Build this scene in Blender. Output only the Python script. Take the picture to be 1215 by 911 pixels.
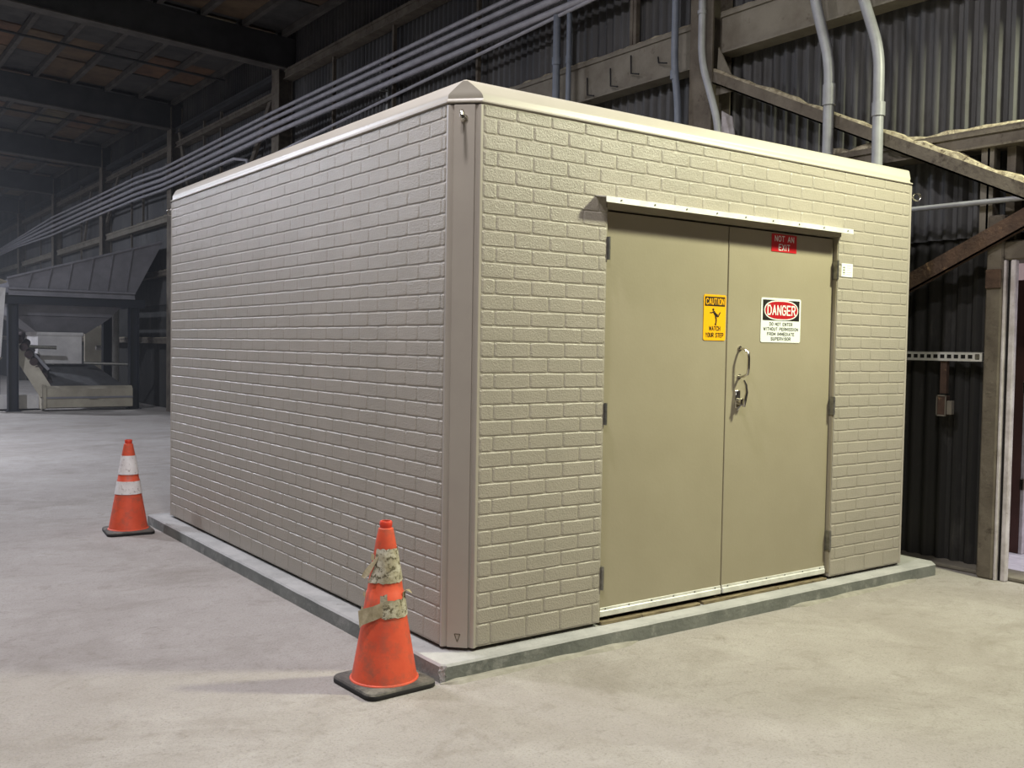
import bpy, bmesh, math, random
from mathutils import Vector, Matrix, noise as mnoise
R_ = math.radians
random.seed(11)
for o in list(bpy.data.objects): bpy.data.objects.remove(o)
SC = bpy.context.scene
COL = SC.collection

# ---------------------------------------------------------------- camera
FLOOR_TO_PAD = 0.085
cam_d = bpy.data.cameras.new('camera'); cam = bpy.data.objects.new('camera', cam_d); COL.objects.link(cam)
cam_d.sensor_fit = 'HORIZONTAL'; cam_d.sensor_width = 36.0; cam_d.lens = 36.0*1166.69/1215.0
cam_d.clip_start = 0.05; cam_d.clip_end = 300
rt = Vector((0.80997791, -0.58623379, 0.0163014)); up = Vector((0.00920308, 0.04049855, 0.99913721)); fw = Vector((0.58638818, 0.80912904, -0.03819809))
cam.matrix_world = Matrix(((rt.x, up.x, -fw.x, -2.4914), (rt.y, up.y, -fw.y, -3.8725), (rt.z, up.z, -fw.z, 1.4658+FLOOR_TO_PAD), (0, 0, 0, 1)))
SC.camera = cam

# ---------------------------------------------------------------- world, lamps, exposure
w = bpy.data.worlds.new('daylight'); SC.world = w; w.use_nodes = True
bg = w.node_tree.nodes['Background']; bg.inputs[0].default_value = (0.93, 0.90, 1.0, 1); bg.inputs[1].default_value = 1.6
vs = SC.view_settings
vs.view_transform = 'Standard'; vs.look = 'None'; vs.gamma = 1.0; vs.exposure = 0.0; vs.use_curve_mapping = False

def lamp(name, loc, aim, power, color, size=0.4, spread=180):
    d = bpy.data.lights.new(name, 'AREA'); d.shape = 'DISK'; d.size = size; d.energy = power; d.color = color
    d.spread = R_(spread)
    o = bpy.data.objects.new(name, d); COL.objects.link(o); o.location = loc
    o.rotation_euler = (Vector(aim)-Vector(loc)).to_track_quat('-Z', 'Y').to_euler()
    return o
WARM = (0.98, 1.0, 0.71); COOL = (0.98, 0.96, 1.05); BLUE = (0.82, 0.87, 1.0)
lamp('wall_floodlight', (3.85, -2.3, 4.75), (1.4, 0.2, 0.9), 200, WARM, 0.45, 130)
lamp('high_bay_lamp_near', (-1.20, -0.95, 6.35), (-1.20, -0.95, 0), 225, (1.0, 0.97, 1.0), 0.45)
lamp('high_bay_lamp_side', (-1.6, 2.6, 6.35), (-1.6, 2.6, 0), 180, COOL, 0.45)
lamp('fill_lamp_behind', (-3.2, -4.4, 6.35), (-3.2, -4.4, 0), 230, (1.0, 0.98, 0.97), 0.45)  # unseen lamp behind the camera, adds fill and brightens the near floor
lamp('high_bay_lamp_middle', (-4.0, 11.5, 6.35), (-4.0, 11.5, 0), 980, BLUE, 0.45)
lamp('high_bay_lamp_far', (-3.5, 21.5, 6.35), (-3.5, 21.5, 0), 800, BLUE, 0.45)
lamp('high_bay_lamp_farther', (-3.5, 33.0, 6.35), (-3.5, 33.0, 0), 600, BLUE, 0.45)

# ---------------------------------------------------------------- materials
def rgb(r, g, b):
    f = lambda c: ((c/255)/12.92 if c/255 <= 0.04045 else (((c/255)+0.055)/1.055)**2.4)
    return (f(r), f(g), f(b), 1)
MATS = {}
def mat(name, c1, c2=None, scale=4.0, rough=0.7, metal=0.0, bump=0.0, bscale=60.0, detail=6.0, c3=None, s3=20.0, t3=(0.6, 0.72), stretch=(1, 1, 1), spec=0.5, lo=0.35, hi=0.65, emit=None, bdist=0.01):
    m = bpy.data.materials.new(name); m.use_nodes = True; nt = m.node_tree; N = nt.nodes; L = nt.links
    b = N['Principled BSDF']; b.inputs['Roughness'].default_value = rough; b.inputs['Metallic'].default_value = metal
    b.inputs['Specular IOR Level'].default_value = spec
    b.inputs['Base Color'].default_value = c1
    tc = N.new('ShaderNodeNewGeometry'); mp = N.new('ShaderNodeMapping'); mp.inputs['Scale'].default_value = stretch
    L.new(tc.outputs['Position'], mp.inputs['Vector'])
    out = None
    if c2 is not None:
        n = N.new('ShaderNodeTexNoise'); n.inputs['Scale'].default_value = scale; n.inputs['Detail'].default_value = detail; n.inputs['Roughness'].default_value = 0.62
        L.new(mp.outputs[0], n.inputs['Vector'])
        r = N.new('ShaderNodeValToRGB'); r.color_ramp.elements[0].position = lo; r.color_ramp.elements[1].position = hi
        r.color_ramp.elements[0].color = c1; r.color_ramp.elements[1].color = c2
        L.new(n.outputs[0], r.inputs[0]); out = r.outputs[0]
        if c3 is not None:
            n3 = N.new('ShaderNodeTexNoise'); n3.inputs['Scale'].default_value = s3; n3.inputs['Detail'].default_value = 8; n3.inputs['Roughness'].default_value = 0.7
            L.new(mp.outputs[0], n3.inputs['Vector'])
            r3 = N.new('ShaderNodeValToRGB'); r3.color_ramp.elements[0].position = t3[0]; r3.color_ramp.elements[1].position = t3[1]
            L.new(n3.outputs[0], r3.inputs[0])
            mx = N.new('ShaderNodeMixRGB'); L.new(r3.outputs[0], mx.inputs[0]); L.new(out, mx.inputs[1]); mx.inputs[2].default_value = c3
            out = mx.outputs[0]
        L.new(out, b.inputs['Base Color'])
    if bump > 0:
        nb = N.new('ShaderNodeTexNoise'); nb.inputs['Scale'].default_value = bscale; nb.inputs['Detail'].default_value = 4
        L.new(mp.outputs[0], nb.inputs['Vector'])
        bp = N.new('ShaderNodeBump'); bp.inputs['Strength'].default_value = bump; bp.inputs['Distance'].default_value = bdist
        L.new(nb.outputs[0], bp.inputs['Height']); L.new(bp.outputs[0], b.inputs['Normal'])
    if emit:
        b.inputs['Emission Color'].default_value = emit[0]; b.inputs['Emission Strength'].default_value = emit[1]
    MATS[name] = m
    return m
mat('shelter_paint', rgb(154, 147, 135), rgb(160, 152, 140), 3.0, rough=0.36, bump=0.5, bscale=150, bdist=0.006, spec=0.45)
mat('shelter_trim', rgb(156, 148, 138), rgb(162, 154, 143), 3.0, rough=0.36, spec=0.5)
mat('roof_paint', rgb(170, 163, 151), rgb(176, 169, 157), 3.0, rough=0.4)
mat('door_paint', rgb(148, 139, 118), rgb(153, 144, 123), 2.2, rough=0.42, bump=0.05, bscale=60, spec=0.5)
mat('dark_gap', rgb(22, 19, 16), rough=0.9)
mat('aluminium', rgb(222, 221, 214), rgb(200, 198, 190), 14, rough=0.42, metal=0.15)
mat('chrome', rgb(205, 200, 190), rough=0.18, metal=1.0)
mat('dark_chrome', rgb(120, 112, 100), rough=0.25, metal=1.0)
mat('steel', rgb(150, 148, 142), rgb(120, 118, 112), 30, rough=0.35, metal=0.8)
mat('screw', rgb(120, 120, 118), rough=0.4, metal=0.8)
mat('shim_wood', rgb(140, 126, 96), rgb(88, 74, 54), 12, rough=0.8, stretch=(1, 8, 8))
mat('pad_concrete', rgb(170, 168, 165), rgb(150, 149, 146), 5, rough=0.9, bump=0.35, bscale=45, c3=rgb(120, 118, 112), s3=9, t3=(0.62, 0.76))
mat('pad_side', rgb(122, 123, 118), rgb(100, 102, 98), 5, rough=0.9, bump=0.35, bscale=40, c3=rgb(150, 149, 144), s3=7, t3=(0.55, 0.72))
mat('grout', rgb(158, 153, 142), rgb(136, 131, 120), 12, rough=0.95, bump=0.6, bscale=30)
mat('cone_orange', rgb(216, 86, 54), rgb(202, 76, 48), 9, rough=0.55, c3=rgb(150, 84, 66), s3=12, t3=(0.50, 0.74))
mat('cone_rim', rgb(205, 56, 34), rough=0.5)
mat('cone_rubber', rgb(92, 88, 82), rgb(66, 62, 58), 14, rough=0.85, c3=rgb(120, 114, 104), s3=10, t3=(0.5, 0.7), bump=0.2)
mat('rubber_dark', rgb(32, 30, 30), rough=0.8)
mat('band_dirty', rgb(190, 184, 166), rgb(142, 132, 104), 18, rough=0.7, c3=rgb(84, 76, 54), s3=48, t3=(0.52, 0.6), bump=0.4, bscale=60)
mat('band_white', rgb(226, 222, 218), rgb(205, 198, 194), 10, rough=0.5, c3=rgb(140, 124, 116), s3=34, t3=(0.57, 0.66))
mat('band_flap', rgb(168, 156, 128), rgb(140, 128, 98), 30, rough=0.8, c3=rgb(96, 86, 62), s3=50)
mat('sign_yellow', rgb(244, 178, 8), rough=0.4)
mat('sign_black', rgb(26, 22, 20), rough=0.45)
mat('sign_white', rgb(232, 236, 230), rough=0.4)
mat('sign_red', rgb(176, 20, 30), rough=0.4)
mat('exit_red', rgb(196, 24, 34), rough=0.4)
mat('sign_edge', rgb(150, 120, 60), rough=0.5)
mat('label_grey', rgb(150, 152, 160), rough=0.6)
mat('tin_dark', rgb(58, 58, 60), rgb(86, 84, 82), 1.6, rough=0.62, metal=0.2, c3=rgb(46, 43, 40), s3=3.2, t3=(0.52, 0.7), stretch=(1, 1, 0.35), bump=0.12, bscale=40)
mat('tin_grime_shade', rgb(34, 33, 32), rgb(52, 50, 47), 1.6, rough=0.7, metal=0.1, c3=rgb(82, 79, 76), s3=2.6, t3=(0.58, 0.78), stretch=(1, 1, 0.3), bump=0.12, bscale=40)  # grimy tin; base tone also darkened to carry the shelter's shadow on this wall
mat('steel_dusty', rgb(108, 100, 88), rgb(84, 76, 66), 5, rough=0.85, c3=rgb(60, 50, 42), s3=9, t3=(0.55, 0.7), bump=0.3, bscale=40)
mat('girt_dusty', rgb(126, 120, 108), rgb(106, 99, 88), 4, rough=0.9, c3=rgb(72, 62, 52), s3=6, t3=(0.6, 0.74), bump=0.25, bscale=30)
mat('dust_crust', rgb(178, 168, 144), rgb(120, 108, 88), 16, rough=0.97, bump=0.9, bscale=40, c3=rgb(70, 58, 46), s3=26, t3=(0.56, 0.66))
mat('rust', rgb(84, 64, 52), rgb(62, 46, 38), 10, rough=0.9, c3=rgb(150, 120, 90), s3=12, t3=(0.6, 0.7), bump=0.4, bscale=50)
mat('conduit_grey', rgb(172, 170, 176), rgb(150, 148, 154), 6, rough=0.5)
mat('conduit_light', rgb(146, 147, 152), rgb(128, 128, 132), 6, rough=0.42)
mat('pvc_grey', rgb(112, 118, 130), rgb(98, 104, 116), 5, rough=0.5)
mat('beam_dark', rgb(60, 60, 62), rgb(44, 44, 46), 3, rough=0.8)
mat('beam_flange', rgb(86, 82, 78), rgb(62, 58, 54), 3, rough=0.85)
for nm, c, d in (('deck_grey', (70, 68, 66), (52, 50, 50)), ('deck_brown', (98, 80, 60), (72, 58, 45)), ('deck_tan', (108, 97, 76), (80, 72, 58)), ('deck_rust', (104, 76, 54), (76, 56, 42))):
    mat(nm, rgb(*c), rgb(*d), 3, rough=0.9)
mat('hopper_paint', rgb(122, 120, 124), rgb(104, 102, 106), 2.5, rough=0.6)
mat('hopper_light', rgb(196, 192, 188), rgb(170, 166, 164), 2.5, rough=0.6)
mat('hopper_beige', rgb(160, 152, 134), rgb(138, 130, 114), 2.5, rough=0.7)
mat('hopper_frame', rgb(20, 24, 36), rgb(15, 18, 28), 3, rough=0.5)
mat('belt_rubber', rgb(74, 74, 74), rgb(60, 58, 58), 6, rough=0.8)
mat('roller_rust', rgb(66, 50, 48), rgb(44, 34, 34), 12, rough=0.8)
mat('hall_wall', rgb(74, 72, 70), rgb(58, 56, 54), 0.7, rough=0.9)
mat('frame_white', rgb(206, 200, 202), rgb(168, 160, 158), 9, rough=0.7, c3=rgb(120, 104, 96), s3=22, t3=(0.62, 0.72))
mat('door_brown', rgb(84, 54, 46), rgb(70, 45, 38), 3, rough=0.7)
mat('outside_ground', rgb(228, 224, 228), rgb(205, 200, 204), 6, rough=0.95, bump=0.4, bscale=9, stretch=(3, 1, 1))
mat('outside_wall', rgb(214, 188, 180), rgb(224, 204, 196), 2, rough=0.9)

# floor: dusty concrete
def floor_mat():
    m = mat('floor_concrete', rgb(166, 160, 154), rgb(150, 143, 137), 0.55, rough=0.88, spec=0.3)
    nt = m.node_tree; N = nt.nodes; L = nt.links; b = N['Principled BSDF']
    geo = [n for n in N if n.type == 'NEW_GEOMETRY'][0]
    base = b.inputs['Base Color'].links[0].from_socket
    def noise(sc, det, rough, st):
        mp = N.new('ShaderNodeMapping'); mp.inputs['Scale'].default_value = st; mp.inputs['Rotation'].default_value = (0, 0, R_(-28))
        L.new(geo.outputs['Position'], mp.inputs['Vector'])
        n = N.new('ShaderNodeTexNoise'); n.inputs['Scale'].default_value = sc; n.inputs['Detail'].default_value = det; n.inputs['Roughness'].default_value = rough
        n.inputs['Distortion'].default_value = 0.6
        L.new(mp.outputs[0], n.inputs['Vector']); return n.outputs[0]
    def layer(prev, fac, lo, hi, col, amt):
        r = N.new('ShaderNodeMapRange'); r.inputs['From Min'].default_value = lo; r.inputs['From Max'].default_value = hi; r.inputs['To Max'].default_value = amt
        L.new(fac, r.inputs['Value'])
        mx = N.new('ShaderNodeMixRGB'); L.new(r.outputs[0], mx.inputs[0]); L.new(prev, mx.inputs[1]); mx.inputs[2].default_value = col
        return mx.outputs[0]
    c = layer(base, noise(1.1, 12, 0.7, (0.8, 1.2, 1)), 0.50, 0.72, rgb(128, 120, 111), 0.75)
    c = layer(c, noise(4.2, 12, 0.74, (0.85, 1.2, 1)), 0.55, 0.72, rgb(118, 109, 99), 0.6)
    c = layer(c, noise(2.3, 10, 0.66, (1, 1, 1)), 0.50, 0.72, rgb(186, 181, 175), 0.32)
    c = layer(c, noise(17, 6, 0.7, (1, 1, 1)), 0.56, 0.70, rgb(112, 104, 95), 0.35)
    c = layer(c, noise(95, 3, 0.6, (1, 1, 1)), 0.52, 0.70, rgb(120, 113, 104), 0.5)
    L.new(c, b.inputs['Base Color'])
    a = N.new('ShaderNodeMath'); a.operation = 'ADD'
    s1 = noise(4.2, 12, 0.70, (0.85, 1.2, 1)); s2 = noise(60, 4, 0.6, (1, 1, 1))
    mlt = N.new('ShaderNodeMath'); mlt.operation = 'MULTIPLY'; mlt.inputs[1].default_value = 0.4
    L.new(s2, mlt.inputs[0]); L.new(s1, a.inputs[0]); L.new(mlt.outputs[0], a.inputs[1])
    bp = N.new('ShaderNodeBump'); bp.inputs['Strength'].default_value = 0.6; bp.inputs['Distance'].default_value = 0.03
    L.new(a.outputs[0], bp.inputs['Height']); L.new(bp.outputs[0], b.inputs['Normal'])
floor_mat()

# ---------------------------------------------------------------- mesh helpers
class MB:
    def __init__(s): s.v = []; s.f = []; s.m = []
    def add(s, vs, fs, mi=0):
        k = len(s.v); s.v += [tuple(v) for v in vs]; s.f += [tuple(i+k for i in f) for f in fs]; s.m += [mi]*len(fs); return s
    def box(s, a, b, mi=0):
        x0, y0, z0 = (min(a[i], b[i]) for i in range(3)); x1, y1, z1 = (max(a[i], b[i]) for i in range(3))
        return s.add([(x0, y0, z0), (x1, y0, z0), (x1, y1, z0), (x0, y1, z0), (x0, y0, z1), (x1, y0, z1), (x1, y1, z1), (x0, y1, z1)],
                     [(0, 3, 2, 1), (4, 5, 6, 7), (0, 1, 5, 4), (1, 2, 6, 5), (2, 3, 7, 6), (3, 0, 4, 7)], mi)
    def cbox(s, a, b, c=0.004, mi=0):
        # box with chamfered edges
        bm = bmesh.new(); bmesh.ops.create_cube(bm, size=1)
        for v in bm.verts:
            v.co = Vector([(a[i]+b[i])/2 + v.co[i]*abs(b[i]-a[i]) for i in range(3)])
        bmesh.ops.bevel(bm, geom=bm.edges[:], offset=c, segments=1, affect='EDGES')
        bm.verts.index_update(); s.add([v.co[:] for v in bm.verts], [[v.index for v in f.verts] for f in bm.faces], mi); bm.free(); return s
    def tube(s, pts, r, seg=10, mi=0, caps=True):
        pts = [Vector(p) for p in pts]; n = len(pts); rings = []
        rs = r if isinstance(r, (list, tuple)) else [r]*n
        ref = Vector((0.31, 0.53, 0.79))
        t0 = (pts[1]-pts[0]).normalized(); u = t0.cross(ref).normalized()
        for i, p in enumerate(pts):
            t = (pts[min(i+1, n-1)]-pts[max(i-1, 0)]).normalized()
            u = (u-t*u.dot(t)).normalized(); v = t.cross(u)
            rings.append([p+(u*math.cos(2*math.pi*k/seg)+v*math.sin(2*math.pi*k/seg))*rs[i] for k in range(seg)])
        vs = [q for rg in rings for q in rg]; fs = []
        for i in range(n-1):
            for k in range(seg): fs.append((i*seg+k, i*seg+(k+1) % seg, (i+1)*seg+(k+1) % seg, (i+1)*seg+k))
        if caps: fs += [tuple(range(seg))[::-1], tuple((n-1)*seg+k for k in range(seg))]
        return s.add(vs, fs, mi)
    def lathe(s, prof, seg=32, c=(0, 0, 0), mi=0, a0=0.0, a1=2*math.pi):
        full = abs(a1-a0-2*math.pi) < 1e-6; n = seg if full else seg+1; vs = []; fs = []
        for (r, z) in prof:
            for k in range(n):
                a = a0+(a1-a0)*k/seg; vs.append((c[0]+r*math.cos(a), c[1]+r*math.sin(a), c[2]+z))
        for i in range(len(prof)-1):
            for k in range(seg):
                k2 = (k+1) % n; fs.append((i*n+k, i*n+k2, (i+1)*n+k2, (i+1)*n+k))
        return s.add(vs, fs, mi)
    def prism(s, poly, z0, z1, mi=0):
        n = len(poly); vs = [(x, y, z0) for x, y in poly]+[(x, y, z1) for x, y in poly]
        return s.add(vs, [tuple(range(n))[::-1], tuple(range(n, 2*n))]+[(i, (i+1) % n, (i+1) % n+n, i+n) for i in range(n)], mi)
    def extr(s, poly, origin, ua, va, depth, mi=0):
        # polygon in plane (ua,va) extruded along 'depth' vector
        o = Vector(origin); ua = Vector(ua); va = Vector(va); d = Vector(depth); n = len(poly)
        vs = [o+ua*a+va*b for a, b in poly]+[o+ua*a+va*b+d for a, b in poly]
        return s.add(vs, [tuple(range(n))[::-1], tuple(range(n, 2*n))]+[(i, (i+1) % n, (i+1) % n+n, i+n) for i in range(n)], mi)
    def bar(s, p, q, wa, wb, updir=(0, 0, 1), mi=0):
        p = Vector(p); q = Vector(q); t = (q-p).normalized(); a = t.cross(Vector(updir)).normalized(); b = a.cross(t).normalized()
        vs = [e+a*(i*wa/2)+b*(j*wb/2) for e in (p, q) for i, j in ((-1, -1), (1, -1), (1, 1), (-1, 1))]
        return s.add(vs, [(0, 3, 2, 1), (4, 5, 6, 7), (0, 1, 5, 4), (1, 2, 6, 5), (2, 3, 7, 6), (3, 0, 4, 7)], mi)
    def mesh(s, name, mats, smooth=False, fix=True):
        me = bpy.data.meshes.new(name); me.from_pydata(s.v, [], s.f)
        for m in (mats if isinstance(mats, (list, tuple)) else [mats]): me.materials.append(MATS[m])
        for p, mi in zip(me.polygons, s.m): p.material_index = mi
        if fix:
            bm = bmesh.new(); bm.from_mesh(me); bmesh.ops.recalc_face_normals(bm, faces=bm.faces[:]); bm.to_mesh(me); bm.free()
        if smooth:
            for p in me.polygons: p.use_smooth = True
            try: me.set_sharp_from_angle(angle=R_(38))
            except Exception: pass
        me.update(); return me
    def build(s, name, mats, parent=None, smooth=False, fix=True):
        return obj(name, s.mesh(name, mats, smooth, fix), parent)
def obj(name, me, parent=None, loc=None):
    o = bpy.data.objects.new(name, me); COL.objects.link(o)
    if parent is not None:
        o.parent = parent
        o.matrix_parent_inverse = Matrix.Identity(4)
    if loc is not None: o.location = loc
    return o
def empty(name, loc=(0, 0, 0), rz=0, parent=None):
    o = bpy.data.objects.new(name, None); COL.objects.link(o); o.location = loc; o.rotation_euler = (0, 0, rz); o.empty_display_size = 0.1
    if parent is not None: o.parent = parent
    return o
def tag(o, label=None, cat=None, group=None, kind=None):
    if label: o['label'] = label
    if cat: o['category'] = cat
    if group: o['group'] = group
    if kind: o['kind'] = kind
    return o
GL = {'A': [[(0, 0), (.5, 1), (1, 0)], [(.2, .33), (.8, .33)]], 'C': [[(1, .8), (.8, 1), (.25, 1), (0, .75), (0, .25), (.25, 0), (.8, 0), (1, .2)]], 'U': [[(0, 1), (0, .25), (.25, 0), (.75, 0), (1, .25), (1, 1)]],
 'T': [[(0, 1), (1, 1)], [(.5, 1), (.5, 0)]], 'I': [[(.5, 0), (.5, 1)]], 'O': [[(0, .25), (0, .75), (.25, 1), (.75, 1), (1, .75), (1, .25), (.75, 0), (.25, 0), (0, .25)]], 'N': [[(0, 0), (0, 1), (1, 0), (1, 1)]],
 'W': [[(0, 1), (.25, 0), (.5, .8), (.75, 0), (1, 1)]], 'H': [[(0, 0), (0, 1)], [(1, 0), (1, 1)], [(0, .5), (1, .5)]], 'Y': [[(0, 1), (.5, .48), (1, 1)], [(.5, .48), (.5, 0)]],
 'R': [[(0, 0), (0, 1), (.75, 1), (1, .85), (1, .62), (.75, .47), (0, .47)], [(.55, .47), (1, 0)]], 'S': [[(1, .82), (.78, 1), (.22, 1), (0, .8), (.1, .6), (.9, .42), (1, .2), (.78, 0), (.22, 0), (0, .18)]],
 'E': [[(1, 1), (0, 1), (0, 0), (1, 0)], [(0, .5), (.85, .5)]], 'P': [[(0, 0), (0, 1), (.75, 1), (1, .85), (1, .6), (.75, .45), (0, .45)]], 'D': [[(0, 0), (0, 1), (.65, 1), (1, .72), (1, .28), (.65, 0), (0, 0)]],
 'G': [[(1, .8), (.8, 1), (.25, 1), (0, .75), (0, .25), (.25, 0), (.8, 0), (1, .2), (1, .45), (.58, .45)]], 'F': [[(1, 1), (0, 1), (0, 0)], [(0, .5), (.8, .5)]], 'M': [[(0, 0), (0, 1), (.5, .25), (1, 1), (1, 0)]],
 'V': [[(0, 1), (.5, 0), (1, 1)]], 'X': [[(0, 0), (1, 1)], [(0, 1), (1, 0)]]}
WID = {'I': .28, 'M': 1.25, 'W': 1.35, ' ': .55}
def text_mesh(txt, width, height, bold):
    # block lettering drawn with strokes 'bold' wide, standing in the xz plane
    ws = [WID.get(c, 1.0) for c in txt]; unit = 1.0; sp_ = .52
    tot = sum(ws)+sp_*(len(txt)-1); k = (width-bold)/tot; x = -(width-bold)/2; hh = height-bold; mb = MB(); h_ = bold/2
    for c, w_ in zip(txt, ws):
        for st in GL.get(c, []):
            P2 = [Vector((x+a*w_*k, (b-.5)*hh)) for a, b in st]
            for a, b in zip(P2[:-1], P2[1:]):
                t = (b-a).normalized(); n_ = Vector((-t.y, t.x))*h_; e = t*h_*.8
                q = [a-e+n_, a-e-n_, b+e-n_, b+e+n_]
                mb.add([(v.x, -5e-5*(len(mb.f) % 12), v.y) for v in q], [(0, 1, 2, 3)])
        x += (w_+sp_)*k
    me = bpy.data.meshes.new('lettering'); me.from_pydata(mb.v, [], mb.f); return me
def lettering(txt, x, z, y, width, height, m, parent, bold=0.0):
    me = text_mesh(txt, width, height, bold); me.materials.append(MATS[m])
    o = obj('lettering', me, parent, (x, y, z)); return o

# ================================================================ THE SETTING
XW = 4.33                                   # inner face of the clad wall
fl = MB(); fl.add([(-16, -10, 0), (XW+0.12, -10, 0), (XW+0.12, 46, 0), (-16, 46, 0)], [(0, 1, 2, 3)])
FLOOR = tag(fl.build('floor', 'floor_concrete'), kind='structure', label='dusty pale concrete floor of the hall')
mat('dust_brown', rgb(140, 131, 121), rgb(124, 115, 105), 9, rough=0.97, bump=0.8, bscale=35)
def dust_ridge(p, q, wid, hgt, n=60):
    p = Vector(p); q = Vector(q); d = (q-p).normalized(); s_ = Vector((-d.y, d.x, 0)); vs = []; fs = []
    for i in range(n+1):
        t = i/n; e = max(0.0, math.sin(math.pi*t))**.6; c_ = p.lerp(q, t)+s_*(.05*mnoise.noise(Vector((t*4, 1.3, p.x))))
        for j in range(7):
            u_ = j/6*2-1; x_ = c_+s_*(u_*wid*e*(1+.5*mnoise.noise(Vector((t*7, 4.1, j*.2)))))
            z_ = -.001 if j in (0, 6) else hgt*e*(1-u_*u_)*(.6+.8*abs(mnoise.noise(Vector((t*n*.4, j*.9, p.y)))))
            vs.append((x_.x, x_.y, z_))
    for i in range(n):
        for j in range(6): fs.append((i*7+j, i*7+j+1, i*7+j+8, i*7+j+7))
    o = MB().add(vs, fs).build('dust_ridge', 'floor_concrete', FLOOR, smooth=True); return o
dust_ridge((-2.1, 3.35, 0), (-.14, 2.12, 0), .17, .010)
tag(MB().box((-16.2, -10, 0), (-16, 46, 7.4)).build('wall_left', 'hall_wall'), kind='structure')
tag(MB().box((-16, -10.2, 0), (XW+.1, -10, 7.4)).build('wall_back', 'hall_wall'), kind='structure')
tag(MB().box((-16, 46, 0), (XW+.1, 46.2, 7.4)).build('wall_far', 'hall_wall'), kind='structure')

# --- clad wall on the right: an outer backing, corrugated sheets, columns, girts, braces
DOOR_Y0, DOOR_Y1, DOOR_Z = -0.47, -1.60, 2.19
wr = MB().box((XW+0.07, DOOR_Y0+.17, 0), (XW+0.12, 46, 7.2)).box((XW+0.07, -10, 0), (XW+0.12, DOOR_Y1-.05, 7.2)).box((XW+0.07, DOOR_Y1-.05, DOOR_Z+.06), (XW+0.12, DOOR_Y0+.17, 7.2))
WALL = tag(wr.build('wall_right', 'tin_grime_shade'), kind='structure', label='dark corrugated metal wall of the hall')
PER, AMP = 0.115, 0.018
def sheet(y0, y1, z0, z1, x, m, name='corrugated_sheet', nseg=8, ph=0.0, rag=0.0):
    n = max(4, int((y1-y0)/PER*nseg)); mb = MB(); rows = 2; vs = []; fs = []
    t = 0.004
    for layer in (0, 1):
        for j in range(rows):
            for i in range(n+1):
                y = y0+(y1-y0)*i/n
                s_ = math.sin(2*math.pi*(y+ph)/PER)
                s_ = max(-1, min(1, s_*1.5))
                z = z0 if j == 0 else z1
                if j == 0 and rag: z += rag*mnoise.noise(Vector((y*3, 0, z0)))
                vs.append((x+layer*t-AMP*s_, y, z))
    k = (n+1)
    for i in range(n):
        fs.append((i, i+1, k+i+1, k+i)); o = 2*k
        fs.append((o+i+1, o+i, o+k+i, o+k+i+1))
        fs.append((i+1, i, o+i, o+i+1))
    mb.add(vs, fs)
    return mb.build(name, m, WALL, smooth=True)
SW = PER*14
y = DOOR_Y0+.17
tiers = ((0.0, 2.44, XW+.036, 'tin_grime_shade'), (2.38, 4.5, XW, 'tin_dark'), (4.44, 6.9, XW-.004, 'tin_dark'))
yy = [y+SW*i for i in range(9)]
for i in range(8):
    for z0, z1, x, m in tiers: sheet(yy[i], yy[i+1]+.01, z0, z1, x+(.006 if i % 2 else 0), m, rag=0.02 if z0 > 1 else 0)
for z0, z1, x, m in tiers:
    s_ = sheet(yy[8], 45.9, z0, z1, x, m, name='corrugated_cladding', nseg=4); s_['kind'] = 'stuff'
ya = [DOOR_Y1-SW*i for i in range(3)]
sheet(DOOR_Y1-2.2, DOOR_Y0+.17, 2.38, 4.5, XW, 'tin_dark', rag=.02); sheet(DOOR_Y1-2.2, DOOR_Y0+.17, 4.44, 6.9, XW-.004, 'tin_dark')
sheet(DOOR_Y1-2.2, DOOR_Y1-.05, 0, 2.4, XW+.024, 'tin_grime_shade')

# columns (steel I sections, flange towards the hall)
def column(y, w_, x0, h, m='steel_dusty'):
    mb = MB().box((x0, y-w_/2, 0), (x0+.018, y+w_/2, h)).box((x0+.018, y-.008, 0), (XW-.04, y+.008, h)).box((XW-.045, y-w_/2, 0), (XW-.03, y+w_/2, h))
    return mb.build('column', m, WALL)
for yc, wd in ((2.36, .27), (12.1, .3), (18.0, .3), (24.0, .3), (30.2, .3), (36.3, .3)):
    column(yc, wd, 4.05, 6.6 if yc > 3 else 6.9)
# plates on the nearest column
MB().box((4.035, 2.23, 0), (4.05, 2.50, 3.2)).build('splice_plate', 'steel_dusty', WALL)
MB().extr([(0, 0), (-.02, .42), (-.20, .10), (-.22, 0)], (4.10, 2.22, 3.80), (0, 1, 0), (0, 0, 1), (.012, 0, 0)).build('gusset_plate', 'girt_dusty', WALL)
MB().extr([(0, 0), (.0, .62), (-.12, .55), (-.16, .35), (-.15, 0)], (4.16, 2.20, 3.05), (0, 1, 0), (0, 0, 1), (.01, 0, 0)).build('patch_sheet', 'frame_white', WALL)

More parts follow.
